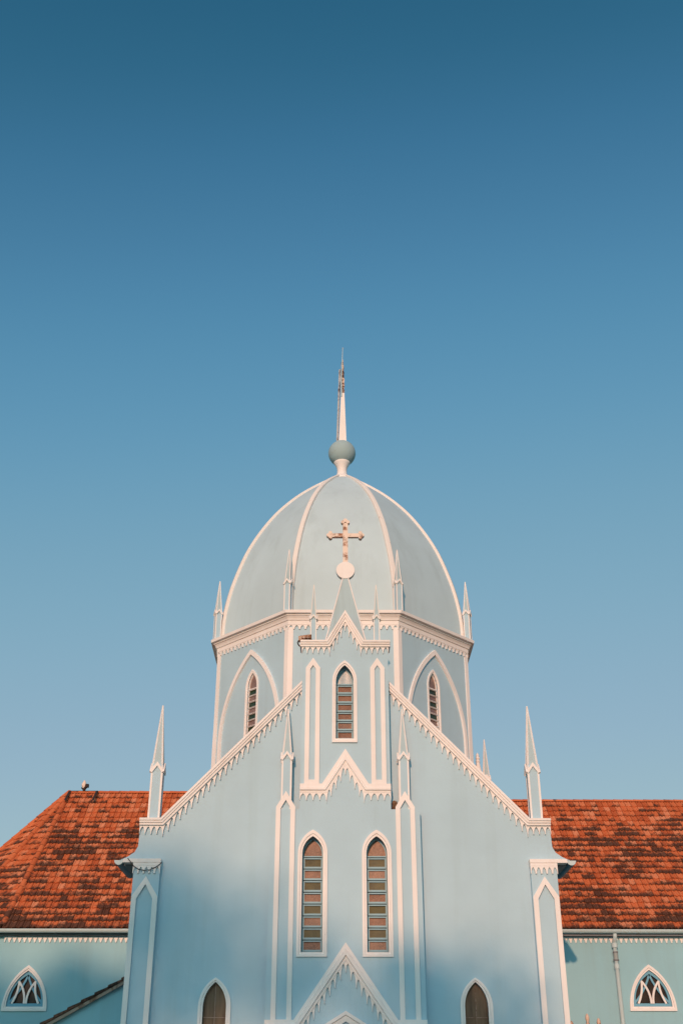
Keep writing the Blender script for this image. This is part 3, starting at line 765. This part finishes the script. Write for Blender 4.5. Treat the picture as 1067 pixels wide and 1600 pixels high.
# lamp on the gablet cornice
fl = empty('floodlight', (-1.15, -.42, 13.56)); tag(fl, 'rusty brown floodlight at the left end of the gablet cornice', 'floodlight')
mb = MB()
mb.loft([[(-.16, -.05, -.02), (.20, -.05, .03), (.20, .12, .03), (-.16, .12, -.02)], [(-.17, -.08, .10), (.20, -.08, .155), (.20, .15, .155), (-.17, .15, .10)], [(-.13, -.02, .14), (.16, -.02, .18), (.16, .1, .18), (-.13, .1, .14)]], True, True, True)
mb.build('housing', M['rust_heavy'], fl, bev=.01)
mb = MB()
mb.box(-.14, .16, -.10, -.094, .05, .065)
for x in (-.1, 0, .1): mb.box(x - .01, x + .01, -.096, -.05, .02 + x * .14, .10 + x * .14)
mb.build('grille', M['rusty'], fl)
mb = MB(); mb.tube([(-.16, .03, .02), (-.19, .0, -.06), (-.17, .0, -.12), (-.12, .02, -.17)], .018, 6); mb.build('bracket', M['dark_iron_and_recess'], fl)
# nest beside the right-hand pilaster
random.seed(3)
mb = MB(); mb.lathe([(.02, 8.845), (.07, 8.87), (.085, 8.93), (.08, 9.0), (.055, 9.07), (.02, 9.10)], 1.30, -.20, 9)
mb.v = [(x + random.uniform(-.025, .025), y + random.uniform(-.02, .02), z + random.uniform(-.02, .02)) for x, y, z in mb.v]
for k in range(26):
    a = random.uniform(0, 6.28); z = random.uniform(8.87, 9.04); r = .07
    p = Vector((1.30 + r * math.cos(a), -.2 + r * math.sin(a), z)); mb.tube([p, p + Vector((random.uniform(-.08, .08), random.uniform(-.08, .03), random.uniform(-.08, .08)))], .006, 4)
tag(mb.build('bird_nest', M['nest']), 'small brown nest on the ledge left of the right pilaster top', 'nest')
# ornament and lamp on the left roof ridge
ro = empty('roof_ornament', (-9.33, YC, 12.06)); tag(ro, 'small pale ornament with a dark lamp on the left roof ridge', 'ornament')
mb = MB(); mb.tube([(-.52, -.05, .02), (.5, -.05, .02)], .022, 6)
for x in (-.5, .48): mb.loft([[(x - .04, -.07, .04), (x + .04, -.07, .04), (x + .04, -.11, .02), (x - .04, -.11, .02)], [(x - .04, -.64, -.42), (x + .04, -.64, -.42), (x + .04, -.68, -.46), (x - .04, -.68, -.46)]], True, True, True)
mb.build('bracket', M['dark_iron_and_recess'], ro)
mb = MB(); mb.lathe([(.025, .03), (.03, .1), (.05, .15), (.085, .21), (.09, .27), (.06, .34), (.035, .39), (.008, .43)], -.02, -.05, 12); mb.build('bulb', M['rusty'], ro, smooth=True)
mb = MB(); mb.tube([(0, -.05, .02), (.0, -.06, .10), (.09, -.08, .2)], [.05, .06, .05], 8); mb.box(.04, .16, -.15, -.03, .15, .27); mb.tube([(-.01, -.06, .06), (-.1, -.08, .15)], .03, 6)
mb.build('lamp', M['dark_iron_and_recess'], ro, bev=.01)
# three finial posts by the right wing
for x, zt, lab in ((6.10, 3.99, 'shortest rusty finial post, close to the right buttress'), (6.535, 4.17, 'tallest rusty white finial post in front of the right wing wall'), (6.83, 4.06, 'rightmost rusty white finial post in front of the right wing wall')):
    fp = empty('finial_post', (x, 3.0, 0)); tag(fp, lab, 'finial post', 'finial posts by the right wing')
    mb = MB(); mb.lathe([(.09, 0), (.085, .2), (.055, .3), (.045, zt - .42), (.05, zt - .40)], n=10); mb.build('post', M['white'], fp)
    mb = MB(); mb.lathe([(.04, zt - .41), (.06, zt - .36), (.07, zt - .30), (.04, zt - .23), (.035, zt - .20), (.05, zt - .15), (.058, zt - .10), (.042, zt - .05), (.024, zt - .01), (.006, zt)], n=12); mb.build('finial', M['rust_mid'], fp, smooth=True)

# ------------------------------------------------------------------ trees behind the viewer (they throw the soft shade on the walls)
random.seed(21)
def shade_tree(tx, tz, rx, rz, Yt, label, dens=60):
    """tree at depth Yt whose crown's shade falls round (tx, tz) of the gable wall"""
    t = -Yt / (-sd.y); cx = tx + sd.x * t; cz = tz + sd.z * t
    root = empty('tree', (cx, Yt, 0)); tag(root, label, 'tree', 'trees behind the viewer')
    mb = MB(); mb.tube([(0, 0, 0), (.2, .1, cz * .35), (-.1, 0, cz * .7), (.1, 0, cz)], [.55, .42, .3, .12], 10)
    for k in range(9):
        a = k * 2.4; z0 = cz * (.62 + .04 * k); d = Vector((math.cos(a) * rx * .7, math.sin(a) * rx * .6, rz * (.1 + .1 * k)))
        mb.tube([(0, 0, z0), tuple(Vector((0, 0, z0)) + d * .5), tuple(Vector((0, 0, z0)) + d)], [.16, .1, .04], 6)
    mb.build('trunk', M['bark'], root)
    mb = MB()
    for c in range(26):
        while True:
            p = Vector((random.uniform(-1, 1), random.uniform(-1, 1), random.uniform(-1, 1)))
            if p.length < 1: break
        c0 = Vector((p.x * rx, p.y * rx, cz + p.z * rz)); cr_ = random.uniform(.25, .42) * min(rx, rz)
        for k in range(dens):
            q = c0 + Vector((random.gauss(0, .5), random.gauss(0, .5), random.gauss(0, .5))) * cr_
            s = random.uniform(.16, .32); n1 = Vector((random.gauss(0, 1), random.gauss(0, 1), random.gauss(0, 1))).normalized(); n2 = n1.orthogonal().normalized()
            mb.poly([tuple(q - n1 * s), tuple(q + n2 * s * .5), tuple(q + n1 * s), tuple(q - n2 * s * .5)])
    mb.build('crown', M['leaf'], root)
for a in ((-3.7, 5.8, 2.0, 2.3, -112, 'tall broad tree behind the viewer, shading the left of the gable', 30),
          (-5.6, 4.6, 2.0, 3.0, -78, 'thin-crowned tree behind the viewer, shading the left buttress', 15),
          (-9.7, 4.9, 2.6, 2.7, -66, 'bushy tree behind the viewer, shading the left wing', 130),
          (-7.2, 3.6, 2.0, 2.4, -72, 'dense tree behind the viewer, shading the lean-to', 120),
          (-0.7, 3.2, 2.1, 2.3, -95, 'slender tree behind the viewer, shading the door gable', 22),
          (2.9, 3.2, 2.6, 2.1, -80, 'spreading tree behind the viewer, shading the right low window', 42)): shade_tree(*a)
